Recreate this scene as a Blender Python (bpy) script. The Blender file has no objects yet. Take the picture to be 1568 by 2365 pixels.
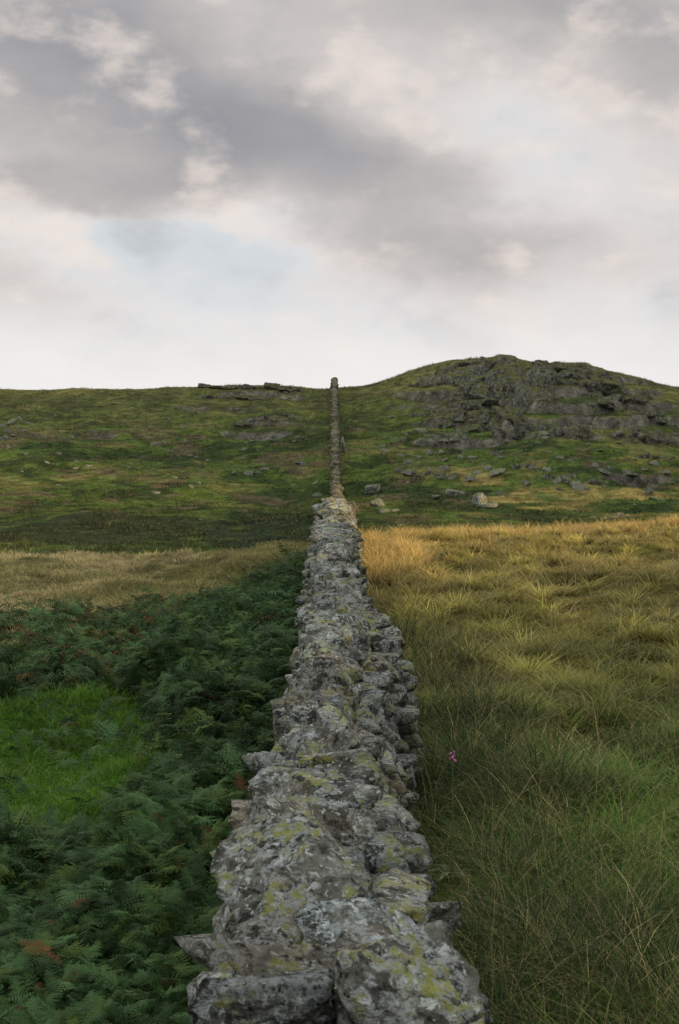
import bpy, bmesh, math, random
import numpy as np
from mathutils import Vector
random.seed(21); rng = np.random.default_rng(11)
scene = bpy.context.scene
EYE = 2.2

# ------------------------------------------------------------ noise
_T = np.random.default_rng(5).random((64, 64, 64))
def vn(p, s=0):
    f = np.floor(p); t = p - f; t = t*t*(3-2*t)
    i = f.astype(np.int64) + np.array([s*7, s*13, s*29])
    x0, y0, z0 = i[:, 0] & 63, i[:, 1] & 63, i[:, 2] & 63
    x1, y1, z1 = (x0+1) & 63, (y0+1) & 63, (z0+1) & 63
    tx, ty, tz = t[:, 0], t[:, 1], t[:, 2]
    a = _T[x0, y0, z0]*(1-tx)+_T[x1, y0, z0]*tx; b = _T[x0, y1, z0]*(1-tx)+_T[x1, y1, z0]*tx
    c = _T[x0, y0, z1]*(1-tx)+_T[x1, y0, z1]*tx; d = _T[x0, y1, z1]*(1-tx)+_T[x1, y1, z1]*tx
    return (a*(1-ty)+b*ty)*(1-tz)+(c*(1-ty)+d*ty)*tz
def vn2(x, y, s=0):
    fx = np.floor(x); fy = np.floor(y); tx = x-fx; ty = y-fy; tx = tx*tx*(3-2*tx); ty = ty*ty*(3-2*ty)
    x0 = (fx.astype(np.int64)+s*7) & 63; y0 = (fy.astype(np.int64)+s*13) & 63; z = (s*29+3) & 63
    x1 = (x0+1) & 63; y1 = (y0+1) & 63
    return (_T[x0, y0, z]*(1-tx)+_T[x1, y0, z]*tx)*(1-ty)+(_T[x0, y1, z]*(1-tx)+_T[x1, y1, z]*tx)*ty
def fbm(p, o=4, s=0, g=0.5):
    a = 1.0; r = 0; n = 0
    for i in range(o):
        r = r + a*(vn(p*(2.03**i)+i*17.3, s+i)-0.5); n += a; a *= g
    return r/n*2
def fbm2(x, y, sc, o=4, s=0):
    x = np.asarray(x, float)/sc; y = np.asarray(y, float)/sc
    a = 1.0; r = 0; n = 0
    for i in range(o):
        c_, s_ = math.cos(.6*i+.3), math.sin(.6*i+.3); k = 2.03**i
        r = r + a*(vn2((x*c_-y*s_)*k+i*17.3, (x*s_+y*c_)*k+i*9.1, s+i)-.5); n += a; a *= .5
    return r/n*2
def sstep(a, b, x):
    t = np.clip((x-a)/(b-a), 0, 1); return t*t*(3-2*t)

# ------------------------------------------------------------ terrain
SUN_AZ, SUN_EL = math.radians(125), math.radians(8.0)
TS = math.cos(SUN_AZ)/math.sin(SUN_AZ)
def table(xs, ys, lo, hi, step, sig):
    g = np.arange(lo, hi, step); v = np.interp(g, xs, ys)
    k = int(sig*3/step); ker = np.exp(-0.5*(np.arange(-k, k+1)*step/sig)**2); ker /= ker.sum()
    v = np.convolve(np.pad(v, k, mode='edge'), ker, mode='valid')
    return g, v
BY = table([-60, 0, 6, 12, 22, 31, 40, 52, 75, 1000], [-0.6, 0, 0, -0.05, 0.04, 0.12, -0.9, -2.7, -3.0, -3.0], -80, 400, 0.5, 2.5)
rp = [(-1500, 430), (-700, 400), (-300, 388), (0, 386), (100, 385), (180, 384), (230, 382), (290, 383), (312, 386), (335, 388), (352, 387),
      (372, 383), (400, 374), (430, 365), (455, 358), (490, 354), (515, 354), (540, 359), (580, 360), (605, 367), (640, 379), (679, 388), (800, 402), (1200, 420), (2500, 440)]
RD = 165.0
RX = table([(p[0]-339.5)*RD/1422 for p in rp], [EYE+(444-p[1])*RD/1422 for p in rp], -250, 300, 0.25, 0.8)
SY = table([0, 72, 85, 97, 120, 145, 158, 165, 172, 200, 400, 900], [0, 0, 0.02, 0.07, 0.33, 0.68, 0.9, 1.0, 1.0, 0.9, 0.5, 0.3], -80, 900, 0.5, 3.0)
LEDGES = [(18, 148, 9, 16, 1.0), (28, 156, 8, 10, .9), (14, 128, 7, 8, .9), (22, 130, 9, 8, .9), (33, 132, 7, 9, .8), (30, 144, 7, 7, .4), (12, 150, 5, 9, .8),
          (-9, 158, 6, 5, .6), (-8, 138, 4, 5, .5), (-13, 150, 5, 4, .4), (10, 104, 5, 4, .7), (22, 106, 5, 4, .6), (24, 95, 6, 3, .5), (-26, 130, 7, 6, .35)]
def crag_mask(x, y):
    m = 0
    for (a, b, c, d, s) in LEDGES: m = m + s*np.exp(-((x-a)/c)**2-((y-b)/d)**2)
    return np.clip(m*1.15 + .6*fbm2(x, y, 5, 3, 91)*(np.minimum(m*3, 1)), 0, 1)
def H(x, y):
    x = np.asarray(x, float); y = np.asarray(y, float); x, y = np.broadcast_arrays(x, y); shp = x.shape; x = x.ravel(); y = y.ravel()
    ye = y - 0.7*np.clip(x, 0, 14)
    b = np.interp(ye, *BY) - .34*sstep(0, -4, x)*sstep(15, 27, y)
    s = np.interp(y, *SY); R = np.interp(x, *RX)
    h = b + (R+3.0)*s
    k = y < 72
    if k.any():
        xx, yy = x[k], y[k]
        h[k] += (0.12*fbm2(xx, yy, 2.6, 3, 5) + .22*fbm2(xx, yy, 1.2, 2, 6)*sstep(.4, 1.4, np.abs(xx)))*((1-sstep(50, 70, yy))*.9+.1)
    k = y > 60
    if k.any():
        xx, yy = x[k], y[k]; hm = sstep(60, 95, yy)
        h[k] += hm*(0.9*fbm2(xx, yy, 17, 3, 9)*(1-0.8*sstep(135, 163, yy)) + 0.35*fbm2(xx, yy, 3.5, 3, 12))
    k = (y > 82) & (y < 190) & (x > -48) & (x < 58)
    if k.any():
        xx, yy = x[k], y[k]; m = crag_mask(xx, yy)*(1-(.55-.3*(xx > 5))*sstep(155, 164, yy))
        st = 1.6; w = 1.1*fbm2(xx, yy, 5, 4, 93)
        q = (h[k]+w+.5*fbm2(xx, yy, 1.6, 3, 95))/st; fl = np.floor(q); fr = q-fl
        ht = (fl+sstep(.78, 1.0, fr)*.9+fr*.1)*st - w*.6
        h[k] += m*(ht-h[k])*.85
    # added out-of-view knoll and hill shoulder, shaped to keep evening sun off
    c = y - TS*x
    h += np.interp(c, [-40, 0, 17, 18.5, 22, 24, 28, 34.5, 41, 47.5, 51, 56], [9, 11.5, 11.5, 7.6, 7.5, 7.1, 6.35, 5.35, 4.5, 3.6, 2, 0])*np.exp(-((x-42)/12.5)**2)
    h += 33*np.exp(-((x-100)/27)**2)*sstep(98, 109, c)*sstep(300, 250, c)
    return h.reshape(shp)
def slope(x, y):
    e = .35
    return np.hypot(H(x+e, y)-H(x-e, y), H(x, y+e)-H(x, y-e))/(2*e)
def strike(az, dip, dmin=24, dmax=200):
    """first ground point seen along a surveyed bearing and dip from eye level"""
    d = np.arange(dmin, dmax, 0.25); g = H(az*d, d)
    hit = np.nonzero(g >= EYE - dip*d)[0]
    i = hit[0] if len(hit) else len(d)-1
    return az*d[i], d[i], g[i]

def lerp(a, b, t): return a*(1-t)[:, None] + b*t[:, None]
def C(*a): return np.array(a, float)
def brk_mask(x, y):
    lim = 22 + 1.9*np.minimum(x, 0) + 1.5*fbm2(x, y, 2.0, 3, 31)
    m = (x < -0.30) & (y < lim)
    e = ((x+2.8)/1.8)**2 + ((y-9.8)/2.6)**2 + 1.1*fbm2(x, y, 1.3, 4, 33)
    return m & (e > 1.0)
def gcol(x, y, sl=None):
    x = np.asarray(x, float); y = np.asarray(y, float)
    n1 = fbm2(x, y, 14, 4, 41); n2 = fbm2(x, y, 4.5, 4, 43); n3 = fbm2(x, y, 1.4, 3, 47)
    green = C(.074, .114, .024); olive = C(.150, .152, .048); gold = C(.36, .28, .09); dark = C(.028, .046, .016)
    brown = C(.135, .100, .062); heath = C(.030, .044, .019)
    n = len(x); T = lambda c: np.tile(c, (n, 1))
    c = T(green)
    c = lerp(c, T(olive), sstep(-.02, .28, n2*.7+n1*.4+n3*.35)*.8)
    c = lerp(c, T(dark), sstep(-.03, .17, -n1*.4-n2*.6+n3*.65)*.85)
    c = lerp(c, T(brown), sstep(.12, .30, fbm2(x, y, 3.0, 4, 53)*.8+.45*n3-.16*(x > 0))*.6*sstep(78, 92, y)*(1-sstep(132, 152, y)))
    c = lerp(c, T(C(.15, .130, .055)), sstep(125, 165, y)*.4)
    c = lerp(c, T(heath), sstep(.0, .25, -np.abs(y-82)/18+.5+n2*.7+n3*.3)*.92*(1-sstep(-1, 4, x)*.75))
    c = lerp(c, T(gold), sstep(.0, .3, n2*.8+n3*.5)*.7*sstep(4, 12, x)*sstep(75, 85, y)*(1-sstep(104, 118, y)))  # low sunlight on the right-hand slope, painted in as gold patches
    nearm = 1-sstep(34, 46, y)
    r = lerp(T(C(.065, .120, .018)), T(C(.27, .228, .062)), np.clip(sstep(7, 22, y+6*n1+5*n2+.5*x)+.4*n3, 0, 1))
    r = lerp(r, T(C(.19, .200, .045)), sstep(-.1, .3, n2*.8-n3*.6)*.55)
    r = lerp(r, T(C(.034, .060, .016)), sstep(.04, .26, n3-n2*.3)*.8*(1-sstep(13, 28, y)))
    l = lerp(T(C(.09, .21, .02)), T(C(.47, .395, .19)), sstep(13, 17, y+1.5*n2))
    l = lerp(l, T(C(.16, .165, .045)), np.clip(sstep(.05, .30, n2+n3*.5)*.6*sstep(17, 22, y)+sstep(-5.5, -1.2, x+1.5*n3)*.75*sstep(16, 20, y), 0, .9))
    f = lerp(l, r, sstep(-.5, .5, x))
    c = lerp(c, f, nearm)
    if sl is not None:
        m = crag_mask(x, y)
        rk = sstep(.6, .95, sl+.35*n3)*sstep(.1, .35, m)
        g = T(C(.13, .125, .10))*(1+.7*fbm2(x, y, .7, 3, 97))[:, None]
        c = lerp(c, g, rk)
    return c

def make_mesh(name, verts, faces, cols=None, smooth=True):
    me = bpy.data.meshes.new(name)
    verts = np.ascontiguousarray(verts, dtype=np.float32); faces = np.ascontiguousarray(faces, dtype=np.int32)
    nf, k = faces.shape
    me.vertices.add(len(verts)); me.vertices.foreach_set("co", verts.ravel())
    me.loops.add(nf*k); me.loops.foreach_set("vertex_index", faces.ravel())
    me.polygons.add(nf); me.polygons.foreach_set("loop_start", np.arange(0, nf*k, k, dtype=np.int32))
    me.update(calc_edges=True)
    if smooth: me.polygons.foreach_set("use_smooth", np.ones(nf, dtype=bool))
    if cols is not None:
        at = me.color_attributes.new("Col", 'FLOAT_COLOR', 'POINT')
        c4 = np.ones((len(verts), 4), np.float32); c4[:, :3] = cols
        at.data.foreach_set("color", c4.ravel())
    ob = bpy.data.objects.new(name, me); scene.collection.objects.link(ob)
    return ob

# ------------------------------------------------------------ materials
class NT:
    def __init__(s, tree): s.t = tree; s.n = tree.nodes; s.l = tree.links
    def node(s, typ, **kw):
        n = s.n.new(typ)
        for k, v in kw.items(): setattr(n, k, v)
        return n
    def put(s, sock, v):
        if isinstance(v, bpy.types.NodeSocket): s.l.new(v, sock)
        elif v is not None: sock.default_value = v
    def m(s, op, a, b=None, c=None, clamp=False):
        n = s.node('ShaderNodeMath', operation=op); n.use_clamp = clamp
        s.put(n.inputs[0], a)
        if b is not None: s.put(n.inputs[1], b)
        if c is not None: s.put(n.inputs[2], c)
        return n.outputs[0]
    def noise(s, vec, scale, detail=4, rough=.55, dist=0.0):
        n = s.node('ShaderNodeTexNoise'); s.put(n.inputs['Vector'], vec); n.inputs['Scale'].default_value = scale
        n.inputs['Detail'].default_value = detail; n.inputs['Roughness'].default_value = rough; n.inputs['Distortion'].default_value = dist
        return n.outputs['Fac']
    def ss(s, v, a, b, lo=0.0, hi=1.0):
        n = s.node('ShaderNodeMapRange', interpolation_type='SMOOTHSTEP'); s.put(n.inputs['Value'], v)
        n.inputs['From Min'].default_value = a; n.inputs['From Max'].default_value = b
        n.inputs['To Min'].default_value = lo; n.inputs['To Max'].default_value = hi
        return n.outputs[0]
    def mix(s, f, a, b, mode='MIX'):
        n = s.node('ShaderNodeMix', data_type='RGBA', blend_type=mode)
        s.put(n.inputs[0], f)
        for i, v in ((6, a), (7, b)):
            if isinstance(v, tuple) and len(v) == 3: v = (*v, 1)
            s.put(n.inputs[i], v)
        return n.outputs[2]
def new_mat(name):
    m = bpy.data.materials.new(name); m.use_nodes = True; m.node_tree.nodes.clear()
    return m, NT(m.node_tree)
def finish(N, shader):
    o = N.node('ShaderNodeOutputMaterial'); N.l.new(shader, o.inputs[0])

def rock_material(name, k=1.0, dark=1.0, yellow=1.0, white=1.0, moss=0.0, attr=False, warm=0.0):
    m, N = new_mat(name)
    tc = N.node('ShaderNodeTexCoord').outputs['Object']
    geo = N.node('ShaderNodeNewGeometry')
    warp = N.node('ShaderNodeVectorMath', operation='ADD'); N.l.new(tc, warp.inputs[0])
    wn = N.node('ShaderNodeTexNoise'); N.l.new(tc, wn.inputs['Vector']); wn.inputs['Scale'].default_value = 9*k
    ws = N.node('ShaderNodeVectorMath', operation='SCALE'); N.l.new(wn.outputs['Color'], ws.inputs[0]); ws.inputs['Scale'].default_value = .05/k
    N.l.new(ws.outputs[0], warp.inputs[1]); v = warp.outputs[0]
    base = N.mix(N.ss(N.noise(v, 9*k, 7, .7), .38, .62), (.056*dark, .059*dark, .046*dark), (.205*dark, .212*dark*(1-.05*warm), .172*dark*(1-.2*warm)))
    base = N.mix(N.ss(N.noise(v, 3.6*k, 4), .58, .66, 0, .5), base, (.22*dark, .155*dark, .10*dark))
    fine = N.noise(v, 75*k, 4, .75)
    wl = N.m('MULTIPLY', N.ss(N.noise(v, 15*k, 8, .72), .48, .52), N.ss(fine, .42, .50))
    base = N.mix(N.m('MULTIPLY', wl, .75*white), base, (.40, .445, .43))
    base = N.mix(N.ss(N.noise(v, 42*k, 4, .65, .4), .58, .62, 0, .85*white), base, (.56, .60, .57))
    yl = N.m('MULTIPLY', N.ss(N.noise(v, 7.5*k, 6, .68), .53, .575), N.ss(N.noise(v, 46*k, 5, .7), .46, .52))
    base = N.mix(N.m('MULTIPLY', yl, .85*yellow), base, (.27, .285, .065))
    base = N.mix(N.ss(N.noise(v, 30*k, 6, .75), .44, .38, 0, .9), base, (.016, .016, .012))
    if attr:
        base = N.mix(1.0, base, N.node('ShaderNodeVertexColor', layer_name="Col").outputs[0], 'MULTIPLY')
    if moss:
        sx = N.node('ShaderNodeSeparateXYZ'); N.l.new(geo.outputs['Normal'], sx.inputs[0])
        up = N.m('ADD', sx.outputs[2], N.m('MULTIPLY', N.noise(v, 5*k, 5), .9))
        base = N.mix(N.ss(up, .80, 1.04, 0, moss), base, (.105, .115, .032))
    h = N.m('ADD', N.m('MULTIPLY', N.noise(v, 14*k, 9, .7), 1.0), N.m('MULTIPLY', fine, .3))
    st = N.node('ShaderNodeMapping'); N.l.new(v, st.inputs[0]); st.inputs['Scale'].default_value = (1, 1.0, 5); st.inputs['Rotation'].default_value = (.5, .25, 0)
    h = N.m('ADD', h, N.m('MULTIPLY', N.noise(st.outputs[0], 9*k, 6, .65), .9))
    b = N.node('ShaderNodeBump'); b.inputs['Strength'].default_value = 1.0; b.inputs['Distance'].default_value = .055/k; N.l.new(h, b.inputs['Height'])
    p = N.node('ShaderNodeBsdfPrincipled'); N.l.new(base, p.inputs['Base Color']); p.inputs['Roughness'].default_value = .95
    p.inputs['Specular IOR Level'].default_value = .15; N.l.new(b.outputs[0], p.inputs['Normal'])
    finish(N, p.outputs[0]); return m

def leaf_material(name, trans=.35, rough=.65, spec=.25):
    m, N = new_mat(name)
    at = N.node('ShaderNodeVertexColor', layer_name="Col").outputs[0]
    p = N.node('ShaderNodeBsdfPrincipled'); N.l.new(at, p.inputs['Base Color']); p.inputs['Roughness'].default_value = rough
    p.inputs['Specular IOR Level'].default_value = spec
    t = N.node('ShaderNodeBsdfTranslucent'); N.l.new(at, t.inputs[0])
    mx = N.node('ShaderNodeMixShader'); mx.inputs[0].default_value = trans
    N.l.new(p.outputs[0], mx.inputs[1]); N.l.new(t.outputs[0], mx.inputs[2]); finish(N, mx.outputs[0]); return m

def ground_material():
    m, N = new_mat("turf")
    at = N.node('ShaderNodeVertexColor', layer_name="Col").outputs[0]
    tc = N.node('ShaderNodeTexCoord').outputs['Object']
    a = N.noise(tc, .9, 8, .7); bb = N.noise(tc, 5.0, 5, .7); st = N.noise(tc, 2.2, 6, .75)
    f = N.m('MULTIPLY', N.ss(a, .3, .7, .45, 1.45), N.ss(bb, .3, .7, .6, 1.35))
    vm = N.node('ShaderNodeVectorMath', operation='SCALE'); N.l.new(at, vm.inputs[0]); N.l.new(f, vm.inputs['Scale'])
    c = N.mix(N.ss(st, .60, .70, 0, .4), vm.outputs[0], (.20, .175, .09))
    c = N.mix(N.ss(st, .44, .34, 0, .7), c, (.022, .028, .012))
    b = N.node('ShaderNodeBump'); b.inputs['Strength'].default_value = 1; b.inputs['Distance'].default_value = .6
    N.l.new(N.m('ADD', a, N.m('MULTIPLY', bb, .35)), b.inputs['Height'])
    p = N.node('ShaderNodeBsdfPrincipled'); N.l.new(c, p.inputs['Base Color']); p.inputs['Roughness'].default_value = 1; p.inputs['Specular IOR Level'].default_value = .05
    N.l.new(b.outputs[0], p.inputs['Normal']); finish(N, p.outputs[0]); return m

M_wall = rock_material("lichened_stone", 1.0, 1.0, 1.0, .95, 0, True)
M_crag = rock_material("crag_rock", .16, .9, .2, .45, .88, False, 1.0)
M_bould = rock_material("boulder_rock", .4, 1.2, .3, .9, .6)
M_grass = leaf_material("grass_blade", .40, .7, .12)
M_fern = leaf_material("bracken_leaf", .22, .6, .08)
M_turf = ground_material()

# ------------------------------------------------------------ ground sheet
ys = np.concatenate([np.linspace(-60, 0, 60)[:-1], np.linspace(0, 40, 240)[:-1], np.linspace(40, 88, 100)[:-1], np.linspace(88, 172, 330)[:-1], np.linspace(172, 210, 40)[:-1], np.geomspace(210, 900, 40)])
uu = np.linspace(-1, 1, 521); uu = np.sign(uu)*(np.abs(uu)**2.1)
W = 90 + 0.75*np.clip(ys, 0, None)
X = uu[None, :]*W[:, None]; Y = np.repeat(ys[:, None], len(uu), 1)
Z = H(X, Y)
V = np.stack([X.ravel(), Y.ravel(), Z.ravel()], 1)
ny, nx = X.shape
idx = np.arange(ny*nx).reshape(ny, nx)
F = np.stack([idx[:-1, :-1], idx[:-1, 1:], idx[1:, 1:], idx[1:, :-1]], -1).reshape(-1, 4)
dZy = np.gradient(Z, axis=0)/np.gradient(Y, axis=0); dZx = np.gradient(Z, axis=1)/np.gradient(X, axis=1)
gc = gcol(V[:, 0], V[:, 1], np.hypot(dZx, dZy).ravel())
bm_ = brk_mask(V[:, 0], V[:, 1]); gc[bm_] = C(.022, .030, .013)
near_dark = (V[:, 1] < 40); gc[near_dark] *= .6  # ground colour darkened over the near field
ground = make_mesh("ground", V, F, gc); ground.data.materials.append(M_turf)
ground["kind"] = "structure"; ground["label"] = "rough moorland ground rising to a rocky hill"; ground["category"] = "ground"

# ------------------------------------------------------------ stones
ICO = {}
for lv in range(1, 7):
    b = bmesh.new(); bmesh.ops.create_icosphere(b, subdivisions=lv, radius=1)
    v = np.array([x.co[:] for x in b.verts]); v /= np.linalg.norm(v, axis=1)[:, None]
    f = np.array([[q.index for q in p.verts] for p in b.faces]); b.free(); ICO[lv] = (v, f)
def rot(rx, ry, rz):
    cx, sx, cy, sy, cz, sz = math.cos(rx), math.sin(rx), math.cos(ry), math.sin(ry), math.cos(rz), math.sin(rz)
    return np.array([[cz, -sz, 0], [sz, cz, 0], [0, 0, 1]]) @ np.array([[cy, 0, sy], [0, 1, 0], [-sy, 0, cy]]) @ np.array([[1, 0, 0], [0, cx, -sx], [0, sx, cx]])
def stone(lv, dims, R, pos, rough=.12, planes=11, freq=3.0, strata=.0, pw=40.0, chip=.05):
    v, f = ICO[lv]
    P = rng.normal(size=(planes, 3)); P /= np.linalg.norm(P, axis=1)[:, None]
    P = np.concatenate([P, np.array([[1, 0, 0], [-1, 0, 0], [0, 1, 0], [0, -1, 0], [0, 0, 1], [0, 0, -1]])+rng.normal(0, .2, (6, 3))])
    d = rng.uniform(.66, 1.12, len(P)); d[-6:] = rng.uniform(.66, .95, 6)
    q = (v @ P.T)/d
    r = 1.0/(np.sum(np.maximum(q, 0.001)**pw, axis=1)**(1/pw))
    off = rng.uniform(0, 60, 3)
    pp = (v*r[:, None]*np.array(dims)/max(dims))
    n = fbm(pp*freq+off, 5 if lv > 3 else 3, 3, .6)
    r = r*(1+rough*n)
    if lv >= 4:
        rd = 1-np.abs(fbm(pp*freq*1.7+off+9, 4, 13, .55))*2.2
        r = r*(1+chip*np.clip(rd, -1, 1))
    w = v*r[:, None]
    if strata:
        s = fbm(np.stack([w[:, 0]*.8, w[:, 1]*.8, w[:, 2]*6+1.5*n], 1)+off, 3, 8)
        w = w*(1+strata*s)[:, None]
    w = w*np.array(dims)*.5
    return w @ R.T + np.array(pos), f
class Acc:
    def __init__(s): s.v = []; s.f = []; s.n = 0; s.c = []
    def add(s, v, f, far=False):
        s.v.append(v); s.f.append(f+s.n); s.n += len(v)
        t = random.uniform(.58, 1.25); w = random.gauss(0, .035)
        c = np.array([t*(1+w), t, t*(1-w)])
        if far: c = np.array([.60, .54, .43])*random.uniform(.6, 1.2)
        s.c.append(np.tile(c, (len(v), 1)))
    def obj(s, name, mat):
        o = make_mesh(name, np.concatenate(s.v), np.concatenate(s.f), np.concatenate(s.c)); o.data.materials.append(mat); return o

WX = table([-5, 0, 2.0, 2.6, 3.2, 4.5, 6.5, 8.0, 9.4, 11, 14, 22, 30, 95, 165, 300], [.04, .04, .03, -.03, -.08, -.09, -.08, -.04, .02, -.03, -.06, -.07, -.07, -.2, -.6, -.6], -10, 320, .1, .25)
def wtop(y):
    y = np.asarray(y, float)
    t = np.interp(y, [-3, 2, 3, 6, 9, 14, 21, 23.6, 25, 31, 36], [1.28, 1.28, 1.24, 1.04, 1.07, 1.12, 1.24, 1.25, 1.08, .88, .6])
    g = H(np.interp(y, *WX), y)+1.12
    k = sstep(31, 38, y)
    return t*(1-k)+g*k
WWX = [2.2, 2.8, 4.5, 6, 8.0, 9.4, 11, 18, 23]
cope = Acc(); body = Acc()
y = -1.2
while y < 168:
    far = y > 25
    x0 = float(np.interp(y, *WX)); zt = float(wtop(y))
    if not far:
        lv = 5 if 1 < y < 5 else (4 if y < 13 else 3)
        wd = float(np.interp(y, WWX, [.40, .34, .31, .30, .32, .42, .34, .38, .46]))*random.uniform(.9, 1.08)
        nearf = .45 if y < 3.2 else 1.0
        tilt = random.gauss(.55, .34); yaw = random.gauss(.12, .32*nearf); roll = random.gauss(.04, .24*(.6 if y < 3 else 1))
        R = rot(0, 0, yaw) @ rot(tilt, 0, 0) @ rot(0, roll, 0)
        if random.random() < .5:
            dims = (wd*random.uniform(.95, 1.1), random.uniform(.20, .32), random.uniform(.10, .17))
            v, f = stone(lv, dims, R, (x0+random.gauss(0, .02), y, zt-.075+random.gauss(0, .03)), .13, 6, 3.0, .12); cope.add(v, f)
        else:
            cut = random.uniform(-.07, .07)
            for sd in (-1, 1):
                hwid = wd/2+sd*cut
                dims = (hwid*1.25, random.uniform(.18, .28), random.uniform(.10, .17))
                R2 = R @ rot(random.gauss(0, .25), random.gauss(0, .18)+sd*.16, random.gauss(0, .28*nearf))
                v, f = stone(lv, dims, R2, (x0+sd*(wd/2-hwid*.5+random.gauss(.0, .012)), y+random.gauss(0, .05), zt-.085+random.gauss(0, .035)), .13, 6, 2.8, .12); cope.add(v, f)
        for _ in range(random.choice((0, 0, 1, 1))):
            sd = random.choice((-1, 1)); s = random.uniform(.08, .14)
            v, f = stone(max(3, lv-1), (s*1.4, s, s*.8), rot(*[random.uniform(-.9, .9) for _ in range(3)]), (x0+sd*(wd/2-.04+random.uniform(-.02, .02)), y+random.gauss(0, .05), zt-random.uniform(.09, .2)), .16, 7, 2.5, .06)
            cope.add(v, f)
        y += random.uniform(.135, .215)
    else:
        v, f = stone(2, (random.uniform(.55, .8), random.uniform(.3, .5), random.uniform(.25, .5)), rot(.4+random.gauss(0, .4), random.gauss(0, .25), random.gauss(0, .4)),
                     (x0+random.gauss(0, .06), y, zt-.15+random.gauss(0, .05)), .2, 8, 2)
        cope.add(v, f, True); y += random.uniform(.22, .32)
for side in (-1, 1):
    for c in range(9):
        y = -1.2
        while y < 168:
            far = y > 25
            if far and (c % 2): break
            L = random.uniform(.14, .40) if not far else random.uniform(.4, .75)
            x0 = float(np.interp(y, *WX)); zt = float(wtop(y))-.15; zb = float(H(x0, y))-.05
            ch = (zt-zb)/9
            if far: ch *= 2
            fr = (c+.5)/9
            wn_ = float(np.interp(y, WWX, [-.01, -.03, -.05, -.06, -.04, .02, -.03, .0, .02]))
            hw = .38-.16*fr+wn_+abs(random.gauss(0, .022))
            if far: hw += .05
            if side > 0: hw += float(np.interp(y, [2, 3.2, 4.5, 6.0, 7.8, 9.0, 9.8, 11, 14], [.06, .09, .08, .04, .05, .15, .13, .03, .0]))
            zc = zb+(zt-zb)*fr
            hh = ch*random.uniform(.85, 1.3)
            lv = (4 if (side > 0 and 2 < y < 6 and c > 2) else 3) if y < 11 else (2 if y < 25 else 1)
            v, f = stone(lv, (random.uniform(.2, .32), L*1.04, hh), rot(random.gauss(0, .13), random.gauss(0, .10), random.gauss(0, .12)),
                         (x0+side*(hw-.09), y+L/2, zc+random.gauss(0, .012)), .13, 6, 2.2, .06)
            body.add(v, f, far); y += L
prof = np.arange(-1.2, 168, .5)
hv = []; hf = []
for i, yy in enumerate(prof):
    x0 = float(np.interp(yy, *WX)); zt = float(wtop(yy))-.20; zb = float(H(x0, yy))-.3
    hv += [(x0-.22, yy, zb), (x0-.09, yy, zt), (x0+.09, yy, zt), (x0+.22, yy, zb)]
    if i: a = 4*(i-1); b2 = 4*i; hf += [(a, a+1, b2+1, b2), (a+1, a+2, b2+2, b2+1), (a+2, a+3, b2+3, b2+2)]
core = make_mesh("rubble_core", hv, hf); mc, N = new_mat("wall_hearting")
p = N.node('ShaderNodeBsdfPrincipled'); tcn = N.node('ShaderNodeTexCoord').outputs['Object']
N.l.new(N.mix(N.noise(tcn, 12, 5), (.012, .011, .010), (.04, .036, .028)), p.inputs['Base Color']); p.inputs['Roughness'].default_value = 1; finish(N, p.outputs[0])
core.data.materials.append(mc)
wall = bpy.data.objects.new("dry_stone_wall", None); scene.collection.objects.link(wall)
wall.location = (0, 1.0, 0)
wall["label"] = "long lichen-covered grey dry-stone wall running up to the hill"; wall["category"] = "stone wall"
for o in (cope.obj("coping", M_wall), body.obj("wall_face", M_wall), core):
    o.parent = wall; o.matrix_parent_inverse.identity(); o.location = (0, -1.0, 0)

sx, sy, sz = strike(.0035, (452-444)/1422, 60)
v, f = stone(4, (.25, .6, 1.3), rot(.1, -.25, .2), (0, 0, .45), .12, 6, 2)
slab = make_mesh("stone_slab", v, f); slab.location = (float(np.interp(sy, *WX))+.68, sy, float(H(.4, sy))); slab.data.materials.append(M_bould)
slab["label"] = "grey upright stone slab leaning against the wall"; slab["category"] = "rock"

# ------------------------------------------------------------ crags and boulders
def crag(az, dip, w, h, blocks, lab):
    x, y, z = strike(az, dip)
    A = Acc(); blocks = int(blocks*1.3); bigc = w > 5
    for i in range(blocks):
        bw = w*(random.uniform(.34, .58) if bigc else random.uniform(.28, .48)); bh = h*random.uniform(.4, .75)
        bx = (i/(blocks-1)-.5)*(w-bw*.5)+random.gauss(0, .04*w)
        gy = random.uniform(-.35, .5)*h
        gz = float(H(x+bx, y+gy))-z
        v, f = stone(5 if w > 4.4 else 4, (bw, bw*random.uniform(.8, 1.2), bh*1.5), rot(random.gauss(-.3, .12), random.gauss(.12, .12), random.gauss(0, .5)),
                     (bx, gy, gz-bh*.24), .16, 9, 3.0, .0, 14)
        n = fbm(np.stack([v[:, 0]*1.6, v[:, 1]*1.6, v[:, 2]*.35], 1)+x, 4, 21, .6)
        n2 = fbm(np.stack([v[:, 0]*.8, v[:, 1]*.8, v[:, 2]*2.2], 1)+y, 3, 25, .6)
        k = min(1, w/5)
        v[:, 1] += n*.6*k; v[:, 0] += n2*.22*k; v[:, 2] += n2*.10*k
        A.add(v, f)
    o = A.obj("rock_outcrop", M_crag); o.location = (x, y, z)
    o["label"] = lab; o["category"] = "rock outcrop"; o["group"] = "rock outcrops on the hillside"
def P(px, py): return (px-339.5)/1422, (py-444)/1422
big = "broken grey crag with vertical cracks near the hilltop"
low = "low mossy rock outcrop breaking through the hillside grass"
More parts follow.
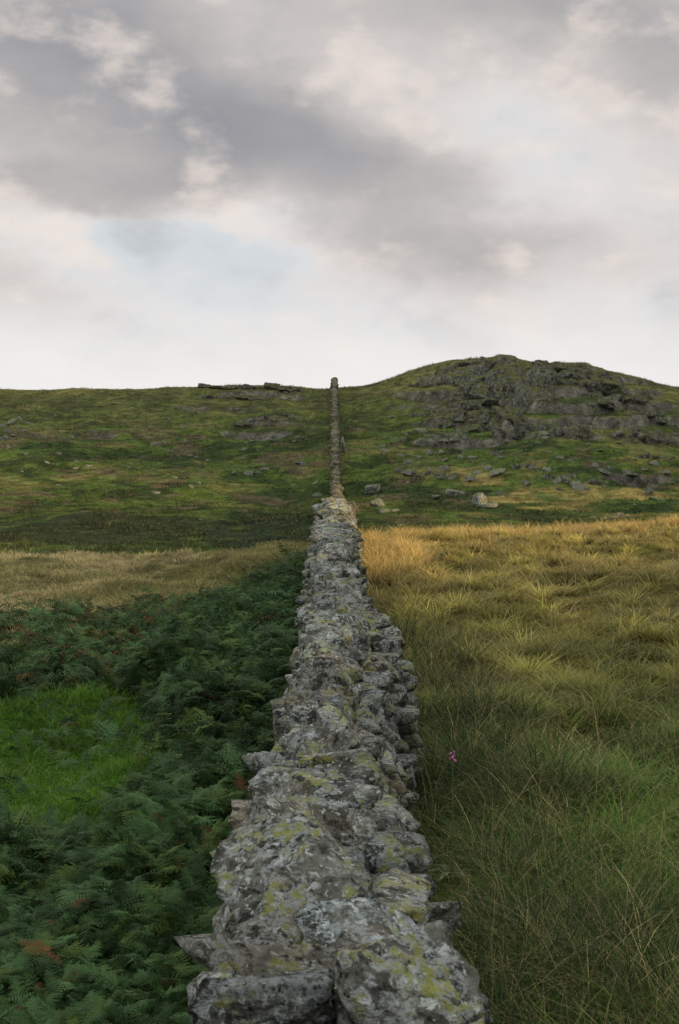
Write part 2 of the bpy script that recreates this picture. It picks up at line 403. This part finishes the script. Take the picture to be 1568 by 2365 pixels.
for (px, py, w, h, n, lb) in [
    (488, 380, 9, 4.4, 8, big), (515, 394, 6.5, 5.0, 6, big), (476, 398, 5.2, 2.4, 6, big), (530, 403, 4, 2.8, 4, big), (466, 371, 6, 1.3, 5, big), (503, 368, 6.5, 1.3, 6, big),
    (572, 378, 8, 2.2, 7, big), (597, 388, 5.2, 1.6, 5, big), (445, 380, 4, 1.4, 5, low), (425, 386, 3.2, 1.0, 4, low), (548, 370, 4, 1.0, 5, low), (458, 408, 4, 1.6, 5, low),
    (425, 416, 3.6, 1.1, 6, low), (455, 424, 4.5, 1.5, 7, low), (490, 430, 5.2, 2.2, 6, low), (520, 440, 3.8, 1.6, 6, low), (553, 432, 4.5, 2.4, 5, low),
    (480, 412, 4, 1.1, 5, low), (640, 436, 4.2, 1.4, 7, low), (668, 442, 3, 1.8, 6, low), (625, 400, 4, .9, 5, low), (600, 404, 4, .9, 5, low), (650, 415, 4, .9, 5, low),
    (655, 457, 2.6, .8, 4, low),
    (225, 389, 4.6, .7, 6, low), (265, 389, 5, .7, 6, low), (292, 391, 3, .7, 4, low), (215, 398, 3.4, .7, 5, low), (250, 400, 4, .7, 5, low),
    (250, 422, 2.4, .7, 5, low), (275, 420, 2.6, .9, 6, low), (292, 417, 1.8, .7, 4, low),
    (425, 476, 1.9, .8, 5, low), (445, 478, 1.5, 1.0, 4, low), (525, 468, 1.9, 1.0, 4, low), (560, 478, 2.0, .8, 5, low), (455, 494, 1.6, .7, 3, low),
    (610, 518, 2.2, .6, 6, low), (375, 497, 1.1, .5, 3, low)]:
    a, d = P(px, py); crag(a, d, w, h, n, lb)

temps = []
for i in range(10):
    v, f = stone(4, (1, random.uniform(.7, 1), random.uniform(.5, .8)), rot(0, 0, 0), (0, 0, .12), .2, 8, 2.2)
    me = make_mesh("boulder", v, f); me.data.materials.append(M_bould); temps.append(me.data); bpy.data.objects.remove(me)
spots = [(372, 492, 1.2), (378, 506, .8), (385, 512, .6), (480, 504, 1.1), (488, 507, .9), (455, 495, 1.2), (410, 475, .9), (470, 480, .8), (500, 476, .8),
         (575, 486, .8), (650, 494, .7), (655, 500, .6), (455, 447, .7), (382, 447, .5), (300, 463, .7), (304, 466, .5), (250, 474, .6), (258, 473, .5), (12, 424, .8), (18, 428, .6), (8, 432, .7), (25, 432, .5),
         (3, 440, .7), (20, 420, .6), (14, 436, .5), (28, 424, .5), (5, 426, .6), (318, 496, .6), (316, 484, .5), (100, 482, .3), (60, 455, .4), (170, 420, .4), (560, 460, .6), (610, 470, .5), (430, 455, .5)]
for i in range(200):
    if random.random() < .60: spots.append((random.uniform(380, 675), random.gauss(466, 30), random.uniform(.2, .7)))
    else: spots.append((random.uniform(5, 320), random.gauss(450, 25), random.uniform(.15, .5)))
for k, (px, py, s) in enumerate(spots):
    a, d = P(px, py); x, y, z = strike(a, d)
    if abs(x) < .9 or y > 163 or y < 60: continue
    o = bpy.data.objects.new("boulder", temps[k % 10]); scene.collection.objects.link(o)
    o.location = (x, y, z-.02); s *= 1.2
    o.scale = (s*random.uniform(.8, 1.4), s, s*random.uniform(.5, 1.0)); o.rotation_euler = (random.gauss(0, .2), random.gauss(0, .2), random.uniform(0, 6.28))
    o["label"] = "weathered grey boulder half sunk in moorland grass"; o["category"] = "boulder"; o["group"] = "boulders scattered over the hillside"

# ------------------------------------------------------------ grass
def blades(name, x, y, z, L, wd, ang, lean, curve, col, segs):
    n = len(x); t = np.linspace(0, 1, segs+1)
    dx, dy = np.cos(ang), np.sin(ang)
    hor = (lean[:, None]*t + curve[:, None]*t**2.2)*L[:, None]
    ver = (t - .45*curve[:, None]*t**2.5 - .15*lean[:, None]*t)*L[:, None]
    sa = ang+np.pi/2+rng.normal(0, .6, n); wx, wy = np.cos(sa), np.sin(sa)
    w = wd[:, None]*(1-t**1.6)*.5+.0003
    V = np.empty((n, segs+1, 2, 3), np.float32)
    for s_, sg in ((0, -1), (1, 1)):
        V[:, :, s_, 0] = x[:, None]+dx[:, None]*hor+sg*wx[:, None]*w
        V[:, :, s_, 1] = y[:, None]+dy[:, None]*hor+sg*wy[:, None]*w
        V[:, :, s_, 2] = z[:, None]+ver
    b = (np.arange(n)*(segs+1)*2)[:, None]+np.arange(segs)[None, :]*2
    F = np.stack([b, b+1, b+3, b+2], -1).reshape(-1, 4)
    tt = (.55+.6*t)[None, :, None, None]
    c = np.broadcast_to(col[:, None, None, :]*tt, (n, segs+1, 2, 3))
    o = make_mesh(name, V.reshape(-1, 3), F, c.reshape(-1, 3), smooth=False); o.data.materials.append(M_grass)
    o["kind"] = "stuff"; return o
def tufts(name, cx, cy, nb, L0, w0, spread, segs, lab, colfn=None, upright=.5, straw=.15, cat="grass"):
    n = len(cx); I = np.repeat(np.arange(n), nb); m = len(I)
    ang = rng.uniform(0, 2*np.pi, m); rr = np.abs(rng.normal(0, 1, m))*spread[I]
    x = cx[I]+np.cos(ang)*rr; y = cy[I]+np.sin(ang)*rr
    z = H(x, y)-.01
    L = L0[I]*rng.uniform(.4, 1.15, m)
    base = colfn(cx, cy) if colfn else gcol(cx, cy)
    base = base*rng.uniform(.6, 1.4, (n, 1))
    c = base[I]*rng.uniform(.65, 1.4, (m, 1))
    st = rng.random(m) < (straw[I] if isinstance(straw, np.ndarray) else straw)
    c[st] = c[st]*.4+np.array([.36, .30, .14])*.6
    wa = ang+rng.normal(0, 1.1, m)
    o = blades(name, x, y, z, L, w0[I]*rng.uniform(.6, 1.3, m), wa, rng.uniform(0, 1-upright, m)+.1, rng.uniform(.1, 1.1, m), c, segs)
    o["label"] = lab; o["category"] = cat; return o
def wedge(n, y0, y1, l, r):
    y = np.exp(rng.uniform(math.log(y0), math.log(y1), n)); u = rng.random(n)
    return l(y)+(r(y)-l(y))*u, y
x, y = wedge(12500, 3.0, 46, lambda y: np.full_like(y, .30), lambda y: .27*y+1.2)
hn = fbm2(x, y, .7, 3, 61)
L = (.11+.26*hn+.08*(x < .9+.02*y))*np.where((y < 6.5) & (x > 1.1), .6, 1)
tufts("field_grass", x, y, 14, np.clip(L, .05, .36), .0036*np.maximum(1, y/6), .05+.004*y, 3, "rough tussocky olive and straw-coloured moor grass beside the wall", upright=.35, straw=np.clip(y/50, .08, .35))
x, y = wedge(1800, 3.4, 34, lambda y: np.full_like(y, .7), lambda y: .27*y+1.0)
tcol = lambda a, b: gcol(a, b)*rng.uniform(.45, 2.1, (len(a), 1))
tufts("grass_tussocks", x, y, 65, rng.uniform(.10, .38, len(x)), .0040*np.maximum(1, y/6), rng.uniform(.03, .09, len(x)), 4, "arching moor-grass tussocks with pale blade tips", colfn=tcol, upright=.1, straw=.2)
x, y = wedge(2400, 3.5, 40, lambda y: np.full_like(y, .5), lambda y: .27*y+1.2)
tufts("dry_grass_stalks", x, y, 4, rng.uniform(.22, .46, len(x)), .0034*np.maximum(1, y/7), np.full(len(x), .06), 4, "thin dry straw-coloured grass stalks standing above the turf", colfn=lambda a, b: np.tile(C(.42, .35, .17), (len(a), 1)), upright=.4, straw=0)
cx = np.concatenate([rng.uniform(.42, 1.3, 110), rng.uniform(1.0, 2.6, 26)]); cy = np.concatenate([np.exp(rng.uniform(math.log(4), math.log(17), 110)), rng.uniform(5, 10, 26)])
tufts("rushes", cx, cy, 70, rng.uniform(.35, .58, 136), .0035*np.maximum(1, cy/7), np.full(136, .09), 4, "dark green rush clumps growing beside the stone wall", colfn=lambda a, b: np.tile(C(.040, .064, .022), (len(a), 1)), upright=.4, straw=.2, cat="rushes")
cx = np.concatenate([rng.uniform(.4, 1.5, 200), rng.uniform(1.3, 12, 900)]); cy = np.concatenate([rng.uniform(22, 31, 200), np.zeros(900)])
cy[200:] = 31+.7*cx[200:]+rng.normal(0, 1.0, 900)
Lc = np.concatenate([rng.uniform(.25, .55, 200), rng.uniform(.14, .40, 900)])
tufts("crest_grass", cx, cy, 30, Lc, np.full(1100, .012), np.full(1100, .12), 3, "tall straw grass along the brow, sunlit gold put into its colour", colfn=lambda a, b: np.tile(C(.50, .37, .13), (len(a), 1)), upright=.6, straw=0)  # straw colour pushed to gold to strengthen the sunlit brow
x, y = wedge(9500, 7, 44, lambda y: -.27*y-1.2, lambda y: np.full_like(y, -.3))
k = ~brk_mask(x, y); x, y = x[k], y[k]
hn = fbm2(x, y, 1.2, 3, 67)
tufts("meadow_grass", x, y, 14, np.where(y < 13.5, .11+.12*hn, .16+.22*hn)*rng.uniform(.7, 1.2, len(x)), .0035*np.maximum(1, y/6), .05+.004*y, 3, "green to straw-coloured meadow grass beyond the bracken", upright=.5, straw=.10)
x, y = wedge(42000, 44, 172, lambda y: -.28*y, lambda y: .28*y)
sl = slope(x, y); cm = crag_mask(x, y)
kk = (np.abs(x+.2) > .5) & ~((cm > .2) & (sl > .7)); x, y = x[kk], y[kk]
hn = fbm2(x, y, 2.2, 3, 63)
tufts("hillside_grass", x, y, 6, np.clip(.22+.34*hn, .06, .6), .035*np.maximum(1, y/110), np.full(len(x), .2), 2, "patchy green, brown and straw hillside grass around rocks", upright=.35, straw=.10)

# ------------------------------------------------------------ bracken
def frond(pairs, pin, seed):
    r = np.random.default_rng(seed); V = []; F = []
    arch = r.uniform(.25, .6)
    def P3(t): return np.array([t, 0, .25*t-arch*t*t])
    def tri(a, b, c):
        i = len(V); V.extend([a, b, c]); F.append((i, i+1, i+2))
    ts = np.linspace(.0, 1, 5)
    for i in range(4):
        a, b = P3(ts[i]), P3(ts[i+1]); w = np.array([0, .007, 0]); tri(a-w, a+w, b)
    st0 = np.array([-.35, 0, -.75]); w = np.array([0, .008, 0]); tri(st0-w, st0+w, P3(0.02))
    for i in range(pairs):
        t = .04+.93*(i/pairs)**.92
        ln = .42*(1-t)**.75*(.65+.35*min(1, t/.12))*r.uniform(.8, 1.15)
        for sd in (-1, 1):
            a = P3(t); d = np.array([.38+.10*r.normal(), sd, -.12+r.normal()*.16]); d /= np.linalg.norm(d)
            fw = np.array([1, 0, -.1])+r.normal(0, .12, 3)
            droop = r.uniform(.15, .55)*ln
            def Q(s): return a+d*ln*s-np.array([0, 0, droop])*s*s
            if pin == 0:
                wv = fw*.030*(.6+ln*1.6); tri(a-wv, a+wv*.9, Q(1))
            else:
                for j in range(pin):
                    s = (j+.3)/pin; b = Q(s); pl = .110*(1-s)**.7*(.35+ln*1.8)*r.uniform(.8, 1.15)
                    hw = d*ln/pin*.40
                    for q in (-1, 1):
                        tip = b+fw*q*pl+d*pl*.35+np.array([0, 0, -pl*.4*r.random()])
                        tri(b-hw, b+hw, tip)
                tri(Q(.75), Q(.8)+fw*.01, Q(1.03))
    return np.array(V), np.array(F)
def bracken(n, y0, y1, pairs, pin, name, size=1.0):
    T = [frond(pairs, pin, s) for s in range(14)]
    x, y = wedge(n, y0, y1, lambda y: -.27*y-.9, lambda y: np.full_like(y, -.26))
    lim = 22 + 1.9*np.minimum(x, 0)
    k = brk_mask(x, y) | ((rng.random(len(x)) < .05) & (y < lim)); x, y = x[k], y[k]
    hn = fbm2(x, y, .7, 3, 71); cn = fbm2(x, y, 1.2, 3, 73)
    g = H(x, y); Vs = []; Fs = []; Cs = []; nn = 0
    edge = np.exp(-((x+.6)/.6)**2)
    for i in range(len(x)):
        v, f = T[i % 14]; s = rng.uniform(.09, .22)*size
        if y[i] < 5: s *= .82
        R = rot(rng.normal(0, .4), rng.normal(-.10, .38), rng.uniform(0, 6.283))
        hh = .22+.38*hn[i]+.14*rng.random()+.22*edge[i]
        if y[i] < 8.5: hh *= .8
        if x[i] < -1.1 and 5 < y[i] < 8.5: hh *= .6
        w = (v*s) @ R.T + np.array([x[i], y[i], g[i]+max(hh, .07)])
        u = rng.random()
        c = np.array([.038, .078, .027])*rng.uniform(.4, 1.55)*(1+.7*cn[i])
        if u < .18: c = np.array([.070, .115, .028])*rng.uniform(.6, 1.2)
        elif u < .18+.008+.14*max(0, cn[i]-.3)+.07*(y[i] > 12)*(x[i] < -1.8): c = np.array([.125, .068, .026])*rng.uniform(.4, 1.0)
        Vs.append(w); Fs.append(f+nn); nn += len(v); Cs.append(np.tile(c, (len(v), 1)))
    o = make_mesh(name, np.concatenate(Vs), np.concatenate(Fs), np.concatenate(Cs), smooth=False); o.data.materials.append(M_fern)
    o["kind"] = "stuff"; o["label"] = "dense dark green bracken fronds with a few rusty ones"; o["category"] = "bracken"
bracken(13500, 2.6, 7.0, 12, 5, "bracken")
bracken(12500, 7.0, 12.5, 10, 3, "bracken", 1.1)
bracken(14000, 12.5, 25, 9, 0, "bracken", 1.35)

# ------------------------------------------------------------ foxglove
fx, fy = .57, 7.1; fz = float(H(fx, fy))
fox = bpy.data.objects.new("foxglove", None); scene.collection.objects.link(fox); fox.location = (fx, fy, fz)
fox["label"] = "single pink foxglove spike rising from dark grass"; fox["category"] = "flower"
def simple(name, col, rough=.6):
    m, N = new_mat(name); p = N.node('ShaderNodeBsdfPrincipled')
    N.l.new(N.mix(N.noise(N.node('ShaderNodeTexCoord').outputs['Object'], 60, 2), tuple(c*.7 for c in col), tuple(c*1.2 for c in col)), p.inputs['Base Color'])
    p.inputs['Roughness'].default_value = rough; finish(N, p.outputs[0]); return m
b = bmesh.new()
bmesh.ops.create_cone(b, segments=7, radius1=.005, radius2=.002, depth=.70, cap_ends=True); bmesh.ops.translate(b, verts=b.verts, vec=(0, 0, .35))
for i in range(6):
    a = i*1.05; vs = [b.verts.new(q) for q in ((0, 0, .02), (.07*math.cos(a+.3), .07*math.sin(a+.3), .09), (.17*math.cos(a), .17*math.sin(a), .07), (.07*math.cos(a-.3), .07*math.sin(a-.3), .09))]; b.faces.new(vs)
me = bpy.data.meshes.new("stem"); b.to_mesh(me); b.free(); o = bpy.data.objects.new("stem", me); scene.collection.objects.link(o); o.parent = fox; me.materials.append(simple("foxglove_stem", (.07, .12, .04)))
b = bmesh.new()
for i in range(7):
    a = i*2.4; zz = .645+i*.009; sc = .85-.07*i
    r_ = bmesh.ops.create_cone(b, segments=8, radius1=.009*sc, radius2=.004*sc, depth=.024*sc, cap_ends=False)
    R = rot(0, 0, a) @ rot(0, -.9, 0)
    for vtx in r_['verts']:
        q = R @ np.array(vtx.co[:]); vtx.co = (q[0]+.008*math.cos(a), q[1]+.008*math.sin(a), q[2]+zz)
me = bpy.data.meshes.new("flower_bells"); b.to_mesh(me); b.free(); o = bpy.data.objects.new("flower_bells", me); scene.collection.objects.link(o); o.parent = fox; me.materials.append(simple("foxglove_petal", (.40, .11, .25)))

# ------------------------------------------------------------ sky
world = bpy.data.worlds.new("World"); scene.world = world; world.use_nodes = True
world.node_tree.nodes.clear(); N = NT(world.node_tree)
tc = N.node('ShaderNodeTexCoord').outputs['Generated']
sp = N.node('ShaderNodeSeparateXYZ'); N.l.new(tc, sp.inputs[0]); dx, dy, dz = sp.outputs
az0 = N.m('ARCTAN2', dx, dy); el0 = N.m('ARCSINE', dz)
def nz(scale, d, r, off=0, dist=0, st=1.9, raw=False):
    n = N.node('ShaderNodeTexNoise'); mp = N.node('ShaderNodeMapping'); N.l.new(tc, mp.inputs[0]); mp.inputs['Location'].default_value = (off, 0, off*.7)
    mp.inputs['Scale'].default_value = (1, 1, st)
    N.l.new(mp.outputs[0], n.inputs['Vector']); n.inputs['Scale'].default_value = scale; n.inputs['Detail'].default_value = d; n.inputs['Roughness'].default_value = r; n.inputs['Distortion'].default_value = dist
    return n.outputs['Color'] if raw else n.outputs['Fac']
wc = N.node('ShaderNodeSeparateXYZ'); N.l.new(nz(7, 6, .58, 3.1, raw=True), wc.inputs[0])
w1 = N.m('SUBTRACT', wc.outputs[0], .5); w2 = N.m('SUBTRACT', wc.outputs[1], .5)
az = N.m('MULTIPLY_ADD', w1, .18, az0); el = N.m('MULTIPLY_ADD', w2, .09, el0)
gs = [(-.15, .240, .16, .046, -7, .44), (-.04, .202, .09, .030, -16, .30), (.15, .292, .16, .028, -3, .38), (.25, .245, .07, .030, 0, .22),
      (-.20, .172, .09, .016, -3, .32), (.04, .128, .07, .020, -2, .26), (.14, .140, .08, .014, -6, .12), (.25, .18, .06, .03, 0, .14),
      (-.22, .105, .09, .014, 0, .20), (-.16, .285, .05, .02, 0, .18),
      (.11, .228, .06, .022, -20, -.14), (-.01, .262, .05, .018, -30, -.12), (-.11, .138, .08, .016, -6, -.24), (-.06, .115, .05, .03, 0, -.24), (.17, .19, .08, .022, -5, -.16)]
tot = None
for (a0, e0, sa, se, rr, am) in gs:
    c_, s_ = math.cos(math.radians(rr)), math.sin(math.radians(rr))
    da = N.m('SUBTRACT', az, a0); de = N.m('SUBTRACT', el, e0)
    u = N.m('MULTIPLY_ADD', de, s_/sa, N.m('MULTIPLY', da, c_/sa)); v = N.m('MULTIPLY_ADD', de, c_/se, N.m('MULTIPLY', da, -s_/se))
    q = N.m('MULTIPLY_ADD', u, u, N.m('MULTIPLY', v, v))
    g = N.m('MULTIPLY', N.m('EXPONENT', N.m('MULTIPLY', q, -.5)), am)
    tot = g if tot is None else N.m('ADD', tot, g)
f1 = N.m('SUBTRACT', nz(8, 7, .53, 1.7, .0, 1.8), .5)
f1b = N.m('SUBTRACT', nz(8, 7, .53, 1.73, .0, 1.8), .5)
dens = N.m('ADD', N.m('ADD', tot, .28), N.m('MULTIPLY', f1, .52))
sky = N.node('ShaderNodeTexSky', sky_type='NISHITA'); sky.sun_disc = False; sky.sun_elevation = SUN_EL; sky.sun_rotation = SUN_AZ
skyc = N.node('ShaderNodeVectorMath', operation='SCALE'); N.l.new(sky.outputs[0], skyc.inputs[0]); skyc.inputs['Scale'].default_value = .10
clear = N.mix(.90, skyc.outputs[0], (.70, .735, .775))
rampn = N.node('ShaderNodeValToRGB'); N.l.new(dens, rampn.inputs[0]); cr = rampn.color_ramp; cr.interpolation = 'B_SPLINE'
cr.elements[0].position = .10; cr.elements[0].color = (.75, .75, .765, 1)
cr.elements[1].position = 1.0; cr.elements[1].color = (.29, .295, .325, 1)
for p_, c_ in ((.28, (.78, .75, .735)), (.45, (.67, .63, .61)), (.62, (.51, .485, .475)), (.80, (.375, .37, .385))):
    e = cr.elements.new(p_); e.color = (*c_, 1)
cc = N.mix(N.ss(dens, .0, .40), clear, rampn.outputs[0])
fr = N.m('SUBTRACT', f1, f1b)
cc = N.mix(N.ss(fr, .0, .16, 0, .60), cc, (.90, .80, .73))
cc = N.mix(N.ss(fr, .0, -.17, 0, .35), cc, (.36, .36, .385))
cc = N.mix(N.ss(el0, .125, .03, 0, .92), cc, (.89, .875, .86))
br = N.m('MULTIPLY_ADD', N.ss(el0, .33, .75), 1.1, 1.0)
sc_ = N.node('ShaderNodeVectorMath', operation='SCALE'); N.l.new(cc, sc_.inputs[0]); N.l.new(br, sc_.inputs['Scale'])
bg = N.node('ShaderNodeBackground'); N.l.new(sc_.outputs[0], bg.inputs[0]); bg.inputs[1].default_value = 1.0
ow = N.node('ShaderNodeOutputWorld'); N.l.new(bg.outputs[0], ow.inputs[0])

sl = bpy.data.lights.new("sun", 'SUN'); sl.energy = 5.0; sl.angle = math.radians(1.0); sl.color = (1, .68, .34)
so = bpy.data.objects.new("sun", sl); scene.collection.objects.link(so)
dv = Vector((math.cos(SUN_EL)*math.sin(SUN_AZ), math.cos(SUN_EL)*math.cos(SUN_AZ), math.sin(SUN_EL)))
so.rotation_euler = dv.to_track_quat('Z', 'Y').to_euler(); so.location = (60, 20, 40)

# ------------------------------------------------------------ camera
cam = bpy.data.cameras.new("camera"); co = bpy.data.objects.new("camera", cam); scene.collection.objects.link(co); scene.camera = co
cam.sensor_fit = 'VERTICAL'; cam.sensor_height = 36; cam.sensor_width = 24; cam.lens = 50; cam.clip_start = .05; cam.clip_end = 3000
co.location = (0, 0, EYE); co.rotation_euler = (math.radians(90)-math.atan(68/1422), 0, 0)
cam.dof.use_dof = True; cam.dof.focus_distance = 8; cam.dof.aperture_fstop = 14
scene.view_settings.view_transform = 'Standard'; scene.view_settings.look = 'None'; scene.view_settings.exposure = 0
